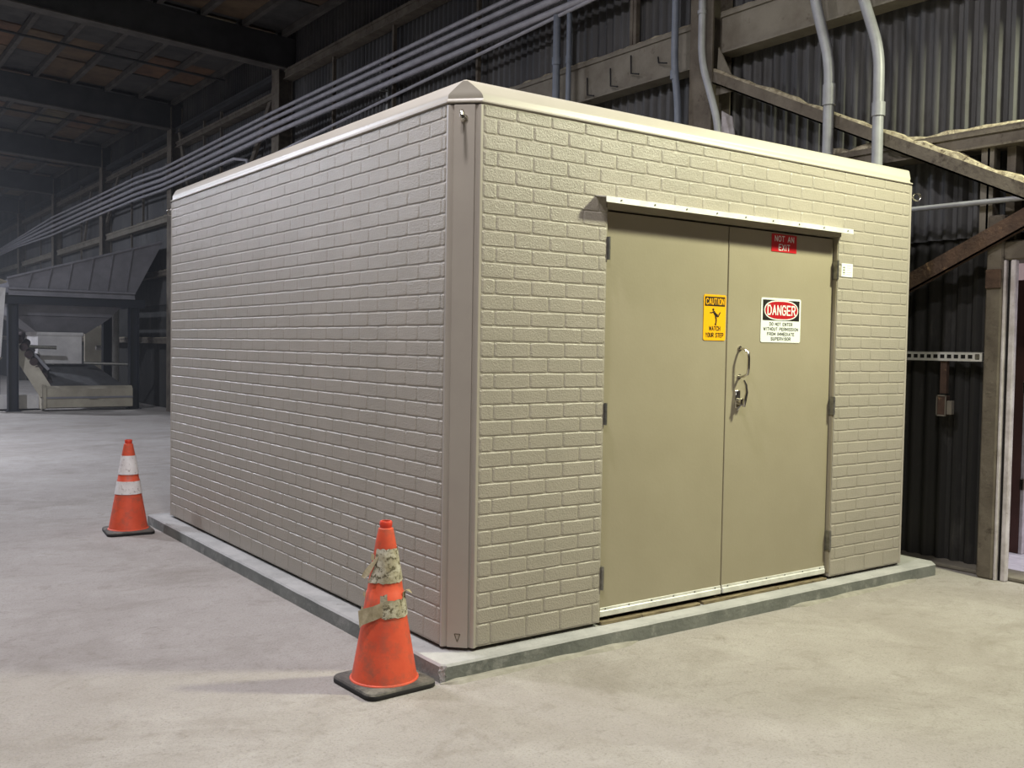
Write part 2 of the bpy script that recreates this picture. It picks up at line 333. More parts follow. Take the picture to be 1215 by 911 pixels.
def crust(mb, p, q, wid, amp, n, mi=1):
    # lumpy dust lying on a ledge from p to q
    p = Vector(p); q = Vector(q); rows = []
    for i in range(n+1):
        t = i/n; c = p.lerp(q, t); k = amp*(0.25+abs(mnoise.noise(Vector((t*n*.37, p.y, 3.3))))*1.7)
        rows.append([c+Vector((-wid/2, 0, -.004)), c+Vector((-wid/2*.7, 0, k*.8)), c+Vector((wid*.1, 0, k)), c+Vector((wid/2, 0, -.004))])
    vs = [v for r in rows for v in r]; fs = []
    for i in range(n):
        for j in range(3): fs.append((i*4+j, i*4+j+1, (i+1)*4+j+1, (i+1)*4+j))
    mb.add(vs, fs, mi)
def girt(y0, y1, z0, z1, x=4.16, ledge=.09, m='girt_dusty', dust=.03):
    mb = MB().box((x, y0, z0), (x+.012, y1, z1)).box((x-ledge*.2, y0, z1), (XW-.02, y1, z1+.014)).box((x-ledge*.4, y0, z0-.014), (XW-.02, y1, z0))
    mb.box((x-ledge*.2, y0, z1-.03), (x-ledge*.2+.01, y1, z1))
    if dust: crust(mb, (x+.05, y0, z1+.014), (x+.05, y1, z1+.014), .14, dust, max(6, int((y1-y0)*14)))
    return mb.build('girt', [m, 'dust_crust'], WALL)
cols = [2.36, 12.1, 18.0, 24.0, 30.2, 36.3, 45.8]
girt(-3.2, 2.22, 4.18, 4.52); girt(2.5, 11.95, 4.12, 4.50)
for a, b in zip(cols[1:-1], cols[2:]):
    girt(a+.16, b-.16, 4.20, 4.34, dust=.02); girt(a+.16, b-.16, 5.74, 5.84, dust=0, m='steel_dusty')
    girt(a+.16, b-.16, 3.02, 3.12, dust=.02, m='steel_dusty'); girt(a+.16, b-.16, 1.5, 1.6, dust=.02, m='steel_dusty')
girt(2.5, 11.95, 5.98, 6.12, dust=.02, m='steel_dusty')
for a, b in zip(cols[1:-1], cols[2:]): girt(a+.16, b-.16, 6.05, 6.15, dust=0, m='beam_dark')
girt(-3.2, 2.22, 2.98, 3.09, x=4.13, dust=.045, m='steel_dusty')
# light vertical rails between girts
for y0, z0, z1 in ((3.45, 4.5, 6.0), (3.40, 4.5, 6.0), (6.2, 4.5, 6.0), (8.3, 4.5, 6.0), (10.2, 4.5, 6.0), (15.2, 4.3, 6.1), (16.2, 4.3, 6.1), (20.6, 4.3, 6.1), (21.6, 3.1, 6.1), (27.0, 3.1, 6.1), (33.0, 3.1, 6.1)):
    MB().box((4.20, y0-.02, z0), (4.25, y0+.02, z1)).build('rail', 'steel_dusty', WALL)
for ya_, za_, yb_, zb_ in ((12.35, 6.0, 13.9, 4.35), (24.3, 4.3, 22.6, 5.8), (17.7, 6.1, 16.9, 4.4), (25.6, 5.7, 26.5, 4.3)):
    MB().bar((4.18, ya_, za_), (4.18, yb_, zb_), .05, .12).build('brace', 'steel_dusty', WALL)
# the two braces at the right: an angle coming down towards the camera and a rusty one going up
def angle(p, q, a, b, m, name, dust=0.0):
    p = Vector(p); q = Vector(q); t = (q-p).normalized(); upv = Vector((1, 0, 0)).cross(t).normalized()
    if upv.z < 0: upv = -upv
    mb = MB().bar(p, q, .012, a, upv) if False else MB()
    X = Vector((1, 0, 0))
    def slab(o0, ua, la, ub, lb, mi=0):
        vs = []
        for e in (p, q):
            for i, j in ((0, 0), (1, 0), (1, 1), (0, 1)): vs.append(e+o0+ua*(la*i)+ub*(lb*j))
        mb.add(vs, [(0, 3, 2, 1), (4, 5, 6, 7), (0, 1, 5, 4), (1, 2, 6, 5), (2, 3, 7, 6), (3, 0, 4, 7)], mi)
    slab(Vector((0, 0, 0)), X, .012, upv, -a)           # vertical leg
    slab(Vector((0, 0, 0)), X, b, upv, .012)            # top leg, lying towards the wall
    slab(-upv*a, X, b*.5, upv, .012)
    if dust: crust(mb, p+upv*.012+X*b*.5, q+upv*.012+X*b*.5, b*.9, dust, 40)
    return mb.build(name, [m, 'dust_crust'], WALL)
angle((4.06, 2.30, 4.03), (4.06, -1.2, 2.36), .085, .10, 'steel_dusty', 'brace', .045)
angle((4.07, 0.62, 1.95), (4.07, -1.2, 2.82), .11, .09, 'rust', 'brace', 0.0)
MB().box((4.14, -.30, 2.30), (4.17, -.21, 3.0)).box((4.14, -.27, 2.3), (4.28, -.255, 3.0)).build('hanger_post', 'girt_dusty', WALL)
MB().box((4.20, -.42, 2.30), (4.30, -.36, 3.0)).build('hanger_post', 'steel_dusty', WALL)

# --- doorway to outdoors
D1 = empty('door_1', (XW, DOOR_Y0, 0)); tag(D1, 'open doorway to daylight in the metal wall', kind='structure')
def dpart(name, mb, m): 
    o = mb.build(name, m); o.parent = D1; o.matrix_parent_inverse = Matrix.Translation((-XW, -DOOR_Y0, 0)); return o
dpart('post', MB().cbox((4.12, -.395, 0), (4.32, -.28, 2.5), .012), 'steel_dusty')
dpart('jamb', MB().cbox((4.13, -.416, 0), (4.20, -.397, DOOR_Z), .004), 'frame_white')
dpart('jamb', MB().cbox((4.145, -.474, 0), (4.19, -.437, DOOR_Z), .006), 'frame_white')
dpart('jamb_groove', MB().box((4.16, -.437, 0), (4.19, -.416, DOOR_Z)), 'dark_gap')
dpart('jamb', MB().cbox((4.15, DOOR_Y1-.06, 0), (4.46, DOOR_Y1, DOOR_Z), .006), 'frame_white')
dpart('header', MB().cbox((4.14, DOOR_Y1-.06, DOOR_Z), (4.46, -.29, DOOR_Z+.13), .01), 'steel_dusty')
dpart('bolt_plate', MB().cbox((4.105, -.39, 2.0), (4.125, -.285, 2.13), .004), 'rust')
dpart('sill', MB().cbox((4.20, DOOR_Y1-.06, 0.002), (4.46, .9, .03), .006), 'girt_dusty')
tag(MB().add([(4.45, -9, -.001), (24, -9, -.001), (24, 12, -.001), (4.45, 12, -.001)], [(0, 1, 2, 3)]).build('exterior_ground', 'outside_ground'), kind='structure', label='bright white ground outside the doorway')
tag(MB().box((9.0, -6, 0), (9.2, 9, 4.5)).build('exterior_wall', 'outside_wall'), kind='structure', label='pale pink wall outside the doorway')
og = empty('gate_panel', (5.2, .03, 0)); tag(og, 'dark brown narrow gate panel standing just outside the doorway', 'gate')
def place(o, t, off): o.parent = t; o.matrix_parent_inverse = Matrix.Translation((-t.location[0], -t.location[1], -t.location[2])); return o
place(MB().cbox((5.19, -.03, 0), (5.24, .062, 2.13), .004).build('panel', 'door_brown'), og, 0)
place(MB().cbox((5.19, -.06, 0), (5.25, -.032, 2.13), .004).build('edge_strip', 'frame_white'), og, 0)
for zz in (.5, 1.25, 1.6):
    place(MB().cbox((5.17, -.065, zz), (5.19, -.035, zz+.09), .003).build('hinge', 'dark_chrome'), og, 0)

# --- ceiling: beams, purlins, deck panels
def zb(x): return 6.13+.05*(4.05-x)          # beam underside
cl = MB().add([(-16, -10, zb(-16)+.66), (XW+.1, -10, zb(XW)+.66), (XW+.1, 46, zb(XW)+.66), (-16, 46, zb(-16)+.66)], [(0, 3, 2, 1)])
CEIL = tag(cl.build('ceiling', 'deck_grey'), kind='structure', label='dark plank roof deck carried on deep beams')
BEAMS = [5.9, 11.95, 18.0, 24.05, 30.2, 36.3, 42.0]
xL = -6.0
def slabx(mb, y0, y1, a, b, x0=xL, x1=4.3):
    mb.add([(x0, y0, zb(x0)+a), (x1, y0, zb(x1)+a), (x1, y1, zb(x1)+a), (x0, y1, zb(x0)+a), (x0, y0, zb(x0)+b), (x1, y0, zb(x1)+b), (x1, y1, zb(x1)+b), (x0, y1, zb(x0)+b)],
           [(0, 3, 2, 1), (4, 5, 6, 7), (0, 1, 5, 4), (1, 2, 6, 5), (2, 3, 7, 6), (3, 0, 4, 7)])
    return mb
for yb in BEAMS:
    b_ = slabx(MB(), yb-.09, yb+.09, .02, .52).build('roof_beam', 'beam_dark', CEIL)
    f_ = slabx(MB(), yb-.13, yb+.13, 0, .022).build('flange', 'beam_flange', b_)
pl_x = [4.1-.68*i for i in range(14)]
for i, (a, b) in enumerate(zip(BEAMS[:-1], BEAMS[1:])):
    if i > 4: continue
    for x in pl_x[:-1]:
        if x < -1.5 and i > 1: continue
        z = zb(x)+.52
        MB().box((x-.04, a+.09, z-.0), (x+.04, b-.09, z+.10)).build('purlin', 'beam_flange', CEIL)
    # tie rod halfway along the bay
    ym = (a+b)/2; MB().tube([(xL, ym, zb(xL)+.46), (4.2, ym, zb(4.2)+.46)], .025, 6).build('tie_rod', 'beam_dark', CEIL)
    n = 4
    cells = [(j, k) for j in range(len(pl_x)-1) for k in range(n)]
    for j, k in cells:
        if pl_x[j+1] < -1.6 and i > 1: continue
        x1, x0 = pl_x[j]-.05, pl_x[j+1]+.05; y0 = a+.12+(b-a-.24)*k/n+.03; y1 = a+.12+(b-a-.24)*(k+1)/n-.03
        m = random.choices(['deck_grey', 'deck_brown', 'deck_tan', 'deck_rust'], [5, 3, 2, 1.5])[0]
        zo = .60+random.uniform(0, .03)
        MB().add([(x0, y0, zb(x0)+zo), (x1, y0, zb(x1)+zo), (x1, y1, zb(x1)+zo), (x0, y1, zb(x0)+zo), (x0, y0, zb(x0)+.655), (x1, y0, zb(x1)+.655), (x1, y1, zb(x1)+.655), (x0, y1, zb(x0)+.655)],
                 [(0, 3, 2, 1), (4, 5, 6, 7), (0, 1, 5, 4), (1, 2, 6, 5), (2, 3, 7, 6), (3, 0, 4, 7)]).build('deck_panel', m, CEIL)

# ================================================================ CONCRETE PAD
PT = FLOOR_TO_PAD
W, D, HL, CC = 3.7525, 4.4927, 2.607, 0.122
pad = empty('concrete_pad', (W/2, D/2, 0)); tag(pad, 'low grey concrete slab that the tan brick-pattern shelter stands on', 'slab')
px0, px1, py0, py1 = -.125, 3.98, -.098, 4.60
def rough_pad():
    mb = MB(); pts = []
    def edge(a, b, n):
        for i in range(n):
            t = i/n; p_ = Vector(a).lerp(Vector(b), t); pts.append(p_)
    ch = .016
    edge((px0+ch, py0), (px1-.05, py0), 70); edge((px1-.05, py0), (px1, py0+.05), 3); edge((px1, py0+.05), (px1, py1), 30); edge((px1, py1), (px0, py1), 20); edge((px0, py1), (px0, py0+ch), 70); edge((px0, py0+ch), (px0+ch, py0), 3)
    n = len(pts); c = Vector((W/2, D/2)); vs = []
    for k, (ins, z) in enumerate(((0, 0), (0, PT-.011), (.009, PT), )):
        for p_ in pts:
            j = mnoise.noise(Vector((p_.x*7, p_.y*7, z*9)))*.0035
            d = Vector(((1 if p_.x > c.x else -1)*(1 if min(abs(p_.x-px0), abs(p_.x-px1)) < .06 else 0), (1 if p_.y > c.y else -1)*(1 if min(abs(p_.y-py0), abs(p_.y-py1)) < .06 else 0)))
            q = p_-d*(ins+j); vs.append((q.x, q.y, z))
    fs = []
    for k in range(2):
        for i in range(n): fs.append((k*n+i, k*n+(i+1) % n, (k+1)*n+(i+1) % n, (k+1)*n+i))
    fs.append(tuple(2*n+i for i in range(n)))
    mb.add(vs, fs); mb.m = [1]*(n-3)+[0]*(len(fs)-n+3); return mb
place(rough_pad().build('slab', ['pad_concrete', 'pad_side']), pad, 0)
def grout(y, x0, x1, nm):
    mb = MB(); n = 60; vs = []; fs = []
    for i in range(n+1):
        x = x0+(x1-x0)*i/n; k = .5+.5*mnoise.noise(Vector((x*5, 7.7, y))); e = min(1, min(i, n-i)/4)
        vs += [(x, y+.004, .004+.016*k*e), (x, y-.02*e-.018*k*e, .010*e+.004), (x, y-.03*e-.022*k*e, -.001)]
    for i in range(n):
        for j in range(2): fs.append((i*3+j, i*3+j+1, i*3+j+4, i*3+j+3))
    return place(mb.add(vs, fs).build(nm, 'grout', smooth=True), pad, 0)
mb = MB(); rnd = random.Random(5); vs = []; fs = []
for i in range(7):
    for j in range(4):
        a_ = j/3; x_ = px0+.022*a_-.003; y_ = py0+.022*(1-a_)-.003
        vs.append((x_+rnd.uniform(-.004, .005), y_+rnd.uniform(-.004, .005), .008+(PT-.014)*i/6+rnd.uniform(-.003, .003)))
for i in range(6):
    for j in range(3): fs.append((i*4+j, i*4+j+1, i*4+j+5, i*4+j+4))
place(mb.add(vs, fs).build('chipped_edge', 'pad_concrete'), pad, 0)
grout(py0, px0-.01, 1.1, 'grout_strip'); grout(py0, 2.35, 3.7, 'grout_strip')

# ================================================================ SHELTER
SH = empty('equipment_shelter', (W/2, D/2, PT)); tag(SH, 'tan prefabricated equipment shelter with brick-pattern walls and double doors', 'shelter')
SHI = Matrix.Translation((-W/2, -D/2, -PT))
def sp(o, parent=SH):
    o.parent = parent
    o.matrix_parent_inverse = SHI if parent is SH else Matrix.Identity(4)
    return o
Z0 = .02
dl, dm, dr = .921, 1.872, 2.843
ox0, ox1, ozt = dl-.012, dr+.014, 2.196
T = .07
# all coordinates below are in slab-top space: add PT when writing vertices
def S(mb):
    mb.v = [(x, y, z+PT) for x, y, z in mb.v]; return mb
# walls behind the bricks
fwp = MB().box((CC, 0, Z0), (ox0, T, HL)).box((ox1, 0, Z0), (W-CC, T, HL)).box((ox0, 0, ozt), (ox1, T, HL))
FW = sp(S(fwp).build('front_wall', 'shelter_paint'))
LW = sp(S(MB().box((0, CC, Z0), (T, D-CC, HL))).build('side_wall', 'shelter_paint'))
sp(S(MB().box((W-T, CC, Z0), (W, D-CC, HL))).build('side_wall', 'shelter_paint'))
sp(S(MB().box((CC, D-T, Z0), (W-CC, D, HL))).build('rear_wall', 'shelter_paint'))
sp(S(MB().box((.10, .11, 0), (W-.10, D-.10, Z0+.02))).build('base_skid', 'dark_gap'))
# corner trims: return, groove, raised panel, groove, return
def corner(cx, cy, sx, sy, nm):
    prof = [(0.03, 0.124), (-0.001, 0.1235), (-0.0035, 0.119), (-0.0035, 0.108), (0.0015, 0.1035), (0.016, 0.1005), (0.0225, 0.0985), (0.0235, 0.094), (0.0185, 0.0905), (0.017, 0.0875), (0.0875, 0.017), (0.0905, 0.0185), (0.094, 0.0235), (0.0985, 0.0225), (0.1005, 0.016), (0.1035, 0.0015), (0.108, -0.0035), (0.119, -0.0035), (0.1235, -0.001), (0.124, 0.03), (0.12, 0.07), (0.07, 0.12)]
    pts = [(cx+sx*a, cy+sy*b) for a, b in prof]
    o = sp(S(MB().prism(pts, Z0-.003, HL-.008)).build(nm, 'shelter_trim', smooth=True)); return o
CT = corner(0, 0, 1, 1, 'corner_trim'); corner(W, 0, -1, 1, 'corner_trim'); corner(0, D, 1, -1, 'corner_trim'); corner(W, D, -1, -1, 'corner_trim')
# engraved arrow on the near corner trim
u = Vector((1, -1, 0)).normalized(); nrm = Vector((-1, -1, 0)).normalized(); cpt = Vector((.0522, .0522, 0))+nrm*.0008
def on_trim(a, z, e=0): p_ = cpt+u*a+nrm*e; return (p_.x, p_.y, z)
tri = [(-.014, .082), (.014, .082), (0, .045)]
mb = MB()
for (a0, z0_), (a1, z1_) in zip(tri, tri[1:]+tri[:1]):
    mb.tube([on_trim(a0, z0_), on_trim(a1, z1_)], .0022, 5)
sp(S(mb).build('arrow_mark', 'dark_chrome'), CT)
# lifting eyes near the top of the corners
def eye(cx, cy, sx, sy):
    n_ = Vector((-sx, -sy, 0)).normalized(); u_ = Vector((0, 0, 1)); b0 = Vector((cx+sx*.0522, cy+sy*.0522, 2.535))
    mb = MB().tube([b0, b0+n_*.03], .008, 8).tube([b0-n_*.001, b0+n_*.006], .017, 10)
    c_ = b0+n_*.052
    mb.tube([c_+n_*(.024*math.cos(a))+u_*(.024*math.sin(a)) for a in [2*math.pi*k/16 for k in range(17)]], .0065, 7, caps=False)
    sp(S(mb).build('lifting_eye', 'chrome', smooth=True))
eye(0, 0, 1, 1); eye(W, 0, -1, 1); eye(0, D, 1, -1)
# roof cap: stacked chamfered rectangles
def ring(off, c, z):
    x0, x1, y0, y1 = -off, W+off, -off, D+off
    return [(x0+c, y0, z), (x1-c, y0, z), (x1, y0+c, z), (x1, y1-c, z), (x1-c, y1, z), (x0+c, y1, z), (x0, y1-c, z), (x0, y0+c, z)]
prof = [(-.02, .105, HL), (.006, .119, HL), (.010, .120, HL+.004), (.010, .120, HL+.010), (.0, .121, HL+.014), (-.004, .121, HL+.024), (-.003, .118, HL+.036), (-.005, .112, HL+.045), (-.012, .098, HL+.056), (-.036, .045, HL+.088), (-.050, .014, HL+.104), (-.058, .006, HL+.110), (-.072, .005, HL+.113), (-.5, .004, HL+.125)]
mb = MB(); vs = []; fs = []
for o_, c_, z_ in prof: vs += ring(o_, c_, z_)
for i in range(len(prof)-1):
    for k in range(8): fs.append((i*8+k, i*8+(k+1) % 8, (i+1)*8+(k+1) % 8, (i+1)*8+k))
fs.append(tuple((len(prof)-1)*8+k for k in range(8))); fs.append(tuple(range(8))[::-1])
sp(S(mb.add(vs, fs)).build('roof_cap', 'roof_paint', smooth=True))

# bricks: embossed courses; the biggest in view as single objects, the rest one part
GAP, PROUD = .0016, .0032
def brick_geo(L, H, var, face='F'):
    rnd = random.Random(var*977+int(L*1000)); h = H/2-GAP; l = L/2-GAP*.6; c = min(.007, L*.2); ins = .0055; insx = min(.012, L*.25)
    outer = [(-l+c, -h), (rnd.uniform(-.3, .3)*l, -h), (l-c, -h), (l, -h+c), (l, h-c), (l-c, h), (rnd.uniform(-.3, .3)*l, h), (-l+c, h), (-l, h-c), (-l, -h+c)]
    outer = [(a+rnd.uniform(-.0012, .0012), b+rnd.uniform(-.0016, .0011)*(1 if b > 0 else -1)) for a, b in outer]
    inner = [(a-(insx*(1 if a > 0 else -1) if abs(a) > l*.6 else 0), b-ins*(1 if b > 0 else -1)) for a, b in outer]
    n = len(outer); endy = -PROUD*(.55 if face == 'L' else .25)
    vs = [(a, endy if k in (3, 4, 8, 9) else .0005, b) for k, (a, b) in enumerate(outer)]
    vs += [(a*.5+i_*.5, -PROUD*(.80 if k in (3, 4, 8, 9) else .6), b*.5+j_*.5) for k, ((a, b), (i_, j_)) in enumerate(zip(outer, inner))]
    vs += [(a, -PROUD-rnd.uniform(0, .0007), b) for a, b in inner]
    fs = []
    for r_ in (0, n):
        for k in range(n): fs.append((r_+k, r_+(k+1) % n, r_+n+(k+1) % n, r_+n+k))
    fs.append(tuple(2*n+k for k in range(n)))
    return vs, fs
courses = [(2.543, 2.607-.002)]
zt_ = 2.543
for k in range(33): courses.append((zt_-.0755, zt_)); zt_ -= .0755
courses[-1] = (Z0+.002, courses[-1][1])
bricks = []          # (face, centre along, zc, L, H)
for k, (z0, z1) in enumerate(courses):
    # front
    off = .314 if k % 2 == 0 else .205
    lim0, lim1 = CC+.003, W-CC-.003
    js = [lim0]+[off+.216*i for i in range(-2, 20) if lim0+.03 < off+.216*i < lim1-.03]+[lim1]
    for a, b in zip(js[:-1], js[1:]):
        segs = [(a, b)]
        if z0 < ozt-.004:
            z0c = z0
            segs = []
            if a < ox0-.004: segs.append((a, min(b, ox0-.003)))
            if b > ox1+.004: segs.append((max(a, ox1+.003), b))
            if z1 > ozt+.02 and a < ox1 and b > ox0: bricks.append(('F', (max(a, ox0)+min(b, ox1))/2, (ozt+z1)/2, min(b, ox1)-max(a, ox0), z1-ozt))
        for p_, q_ in segs:
            if q_-p_ > .014: bricks.append(('F', (p_+q_)/2, (z0+z1)/2, q_-p_, z1-z0))
    # left
    off = 4.329 if k % 2 == 0 else 4.233
    lim0, lim1 = CC+.003, D-CC-.003
    js = [lim0]+sorted(off-.2085*i for i in range(-1, 22) if lim0+.03 < off-.2085*i < lim1-.03)+[lim1]
    for a, b in zip(js[:-1], js[1:]): bricks.append(('L', (a+b)/2, (z0+z1)/2, b-a, z1-z0))
CAM = Vector((-2.4914, -3.8725, 1.4658))
def view_size(b):
    f, s_, z, L, H = b
    p_ = Vector((s_, 0, z)) if f == 'F' else Vector((0, s_, z)); d = CAM-p_; n_ = Vector((0, -1, 0)) if f == 'F' else Vector((-1, 0, 0))
    return L*H*d.normalized().dot(n_)/d.length_squared
bricks.sort(key=view_size, reverse=True)
cache = {}; rest = MB()
rotL = Matrix.Rotation(-math.pi/2, 4, 'Z')
for i, (f, s_, z, L, H) in enumerate(bricks):
    var = random.randrange(7)
    if i < 300:
        key = (round(L, 3), round(H, 4), var, f)
        if key not in cache:
            v_, f_ = brick_geo(L, H, var, f); m_ = MB(); m_.add(v_, f_); cache[key] = m_.mesh('brick', 'shelter_paint', fix=False)
        o = obj('brick', cache[key]); o.parent = FW if f == 'F' else LW
        o.matrix_parent_inverse = Matrix.Identity(4)
        par_off = SHI.inverted()
        o.location = ((s_, 0, z+PT) if f == 'F' else (0, s_, z+PT))
        if f == 'L': o.rotation_euler = (0, 0, -math.pi/2)
    else:
        v_, f_ = brick_geo(L, H, var, f)
        if f == 'F': v_ = [(a+s_, b, c+z+PT) for a, b, c in v_]
        else: v_ = [(b, -a+s_, c+z+PT) for a, b, c in v_]
        rest.add(v_, f_)
tag(sp(rest.build('brickwork', 'shelter_paint', fix=False)), kind='stuff')

# doors
FRY = .030
sp(S(MB().box((ox0-.02, T, Z0), (ox1+.02, T+.05, ozt+.02))).build('door_backing', 'dark_gap'))
frm = MB().box((ox0, .004, Z0+.025), (ox0+.006, T, ozt)).box((ox1-.006, .004, Z0+.025), (ox1, T, ozt)).box((ox0, .004, ozt-.006), (ox1, T, ozt))
sp(S(frm).build('door_frame', 'door_paint'))
def leaf(x0, x1, hinge_x, lab):
    o = sp(S(MB().cbox((x0, FRY, Z0+.036), (x1, FRY+.044, ozt-.016), .002)).build('door', 'door_paint')); o['label'] = lab
    sw = S(MB().cbox((x0+.002, FRY-.012, Z0+.018), (x1-.002, FRY+.002, Z0+.052), .004).cbox((x0+.002, FRY-.005, Z0+.05), (x1-.002, FRY+.002, Z0+.066), .001))
    swo = sp(sw.build('door_sweep', 'aluminium'), o)
    for k in range(6):
        xx = x0+.05+(x1-x0-.1)*k/5
        sp(S(MB().tube([(xx, FRY-.0055, Z0+.058), (xx, FRY-.008, Z0+.058)], .0045, 8)).build('screw', 'screw'), o)
    for (za, zb_) in ((2.043, 1.925), (1.178, 1.063), (.316, .192)):
        hb = MB()
        hb.tube([(hinge_x, -.006, zb_), (hinge_x, -.006, za)], .008, 8)
        for t_ in (.2, .5, .8): hb.tube([(hinge_x, -.006, zb_+(za-zb_)*t_-.002), (hinge_x, -.006, zb_+(za-zb_)*t_+.002)], .0088, 8)
        s2 = 1 if hinge_x < 1.5 else -1
        hb.box((hinge_x, -.003, zb_), (hinge_x+s2*.006, FRY+.002, za)); hb.box((hinge_x-s2*.012, -.006, zb_), (hinge_x, -.002, za))
        sp(S(hb).build('hinge', 'steel'), o)
    return o
DL = leaf(dl, dm-.004, dl-.002, 'left tan steel door leaf'); DR = leaf(dm+.004, dr, dr+.006, 'right tan steel door leaf with handle')
# pull handle on the right leaf
hx = 1.985
mb = MB().tube([(hx, FRY, 1.475), (hx, FRY-.035, 1.472), (hx+.004, FRY-.062, 1.455), (hx+.006, FRY-.066, 1.42), (hx+.006, FRY-.066, 1.36), (hx+.004, FRY-.060, 1.325), (hx, FRY-.035, 1.312), (hx, FRY, 1.31)], .0085, 8)
mb.tube([(hx, FRY+.001, 1.475), (hx, FRY-.006, 1.475)], .016, 10).tube([(hx, FRY+.001, 1.31), (hx, FRY-.006, 1.31)], .016, 10)
sp(S(mb).build('pull_handle', 'chrome', smooth=True), DR)
mb = MB().cbox((1.955, FRY-.008, 1.125), (1.995, FRY+.001, 1.23), .003).tube([(1.975, FRY, 1.165), (1.975, FRY-.042, 1.165)], .019, 12)
mb.tube([(1.975, FRY-.052, 1.135), (1.977, FRY-.056, 1.17), (1.985, FRY-.062, 1.22), (1.985, FRY-.055, 1.262), (1.979, FRY-.044, 1.29)], [.008, .011, .009, .008, .006], 8)
mb.tube([(1.94, FRY-.03, 1.115), (1.965, FRY-.045, 1.15)], .005, 6).tube([(1.99, FRY-.02, 1.145), (1.999, FRY-.03, 1.145)], .012, 10)
sp(S(mb).build('latch_handle', 'chrome', smooth=True), DR)
# drip cap over the doors
dx0, dx1 = dl-.095, dr+.045
mb = MB().add([(dx0, -.004, 2.249), (dx0, -.005, 2.2485), (dx0, -.085, 2.236), (dx0, -.088, 2.206), (dx0, -.084, 2.206), (dx0, -.081, 2.232), (dx0, -.005, 2.244),
               (dx1, -.004, 2.249), (dx1, -.005, 2.2485), (dx1, -.085, 2.236), (dx1, -.088, 2.206), (dx1, -.084, 2.206), (dx1, -.081, 2.232), (dx1, -.005, 2.244)],
              [tuple(range(7))[::-1], tuple(range(7, 14))]+[(i, (i+1) % 7, (i+1) % 7+7, i+7) for i in range(7)])
DC = sp(S(mb).build('drip_cap', 'aluminium'))
for k in range(9):
    xx = dx0+.10+(dx1-dx0-.16)*k/8
    sp(S(MB().tube([(xx, -.0865, 2.222), (xx, -.0905, 2.222)], .0045, 8)).build('screw', 'screw'), DC)
sp(S(MB().box((ox0-.01, -.012, ozt-.004), (ox1+.01, -.001, ozt+.05))).build('head_casing', 'door_paint'))
for xx0, xx1 in ((dl+.0, 1.22), (1.22, 1.68), (1.70, 2.36), (2.36, 2.70), (2.70, dr)):
    sp(S(MB().cbox((xx0+.003, .002, 0), (xx1-.003, .06, Z0-random.uniform(.002, .006)), .002)).build('shim', 'shim_wood'))

# ================================================================ SIGNS (hung on the doors)
def sign_plate(name, x0, x1, z0, z1, y, rad, m, label, th=.002):
    pts = []
    for cx, cz, a0 in ((x1-rad, z1-rad, 0), (x0+rad, z1-rad, 90), (x0+rad, z0+rad, 180), (x1-rad, z0+rad, 270)):
        for k in range(5): a = R_(a0+22.5*k); pts.append((cx+rad*math.cos(a), cz+rad*math.sin(a)))
    o = MB().extr(pts, (0, y, PT), (1, 0, 0), (0, 0, 1), (0, -th, 0)).build(name, m)
    tag(o, label, 'sign'); return o
def flat(name, pts, y, m, parent, th=.0006):
    return MB().extr(pts, (0, y, PT), (1, 0, 0), (0, 0, 1), (0, -th, 0)).build(name, m, parent)
def ltr(txt, x, z, y, w_, h_, m, parent, bold=0.0): return lettering(txt, x, z+PT, y, w_, h_, m, parent, bold)
SY = FRY-.001
# caution
x0, x1, z0, z1 = 1.672, 1.856, 1.519, 1.781
cs = sign_plate('caution_sign', x0, x1, z0, z1, SY, .012, 'sign_yellow', 'yellow caution sign with a slipping figure on the left door leaf')
y1 = SY-.0021
flat('header', [(x0+.009, 1.715), (x1-.009, 1.715), (x1-.009, z1-.012), (x0+.009, z1-.012)], y1, 'sign_black', cs)
xc = (x0+x1)/2
ltr('CAUTION', xc, 1.742, y1-.0012, .152, .038, 'sign_yellow', cs, .0056)
ltr('WATCH', xc, 1.588, y1-.0006, .094, .027, 'sign_black', cs, .0042)
ltr('YOUR STEP', xc, 1.550, y1-.0006, .150, .027, 'sign_black', cs, .0042)
mb = MB(); Y_ = y1; 
def limb(pts, wds):
    for (a, b), (c_, d_), wa, wb in zip(pts[:-1], pts[1:], wds[:-1], wds[1:]):
        t = Vector((c_-a, d_-b)).normalized(); n_ = Vector((-t.y, t.x))
        P = [(a+n_.x*wa, b+n_.y*wa), (a-n_.x*wa, b-n_.y*wa), (c_-n_.x*wb, d_-n_.y*wb), (c_+n_.x*wb, d_+n_.y*wb)]
        mb.extr([(xc+p_*.001, 1.655+q_*.001) for p_, q_ in P], (0, Y_-4e-5*(len(mb.f)//6), PT), (1, 0, 0), (0, 0, 1), (0, -.0006, 0))
mb.extr([(xc+(-14+8*math.cos(a))*.001, 1.655+(40+8*math.sin(a))*.001) for a in [2*math.pi*k/12 for k in range(12)]], (0, Y_, PT), (1, 0, 0), (0, 0, 1), (0, -.0006, 0))
limb([(-11, 28), (-3, 22), (8, 6)], [7, 9, 7]); limb([(-10, 28), (-26, 22), (-42, 22)], [4, 3, 3]); limb([(2, 22), (16, 12), (24, 12)], [4, 3, 3])
limb([(6, 6), (22, 4), (28, 0)], [6, 5, 4]); limb([(26, 0), (38, 18), (46, 26)], [4, 4, 3]); limb([(6, 4), (12, -16), (10, -36), (0, -44)], [6, 5, 4, 3]); limb([(0, -44), (14, -46)], [3, 3])
mb.build('slipping_figure', 'sign_black', cs)
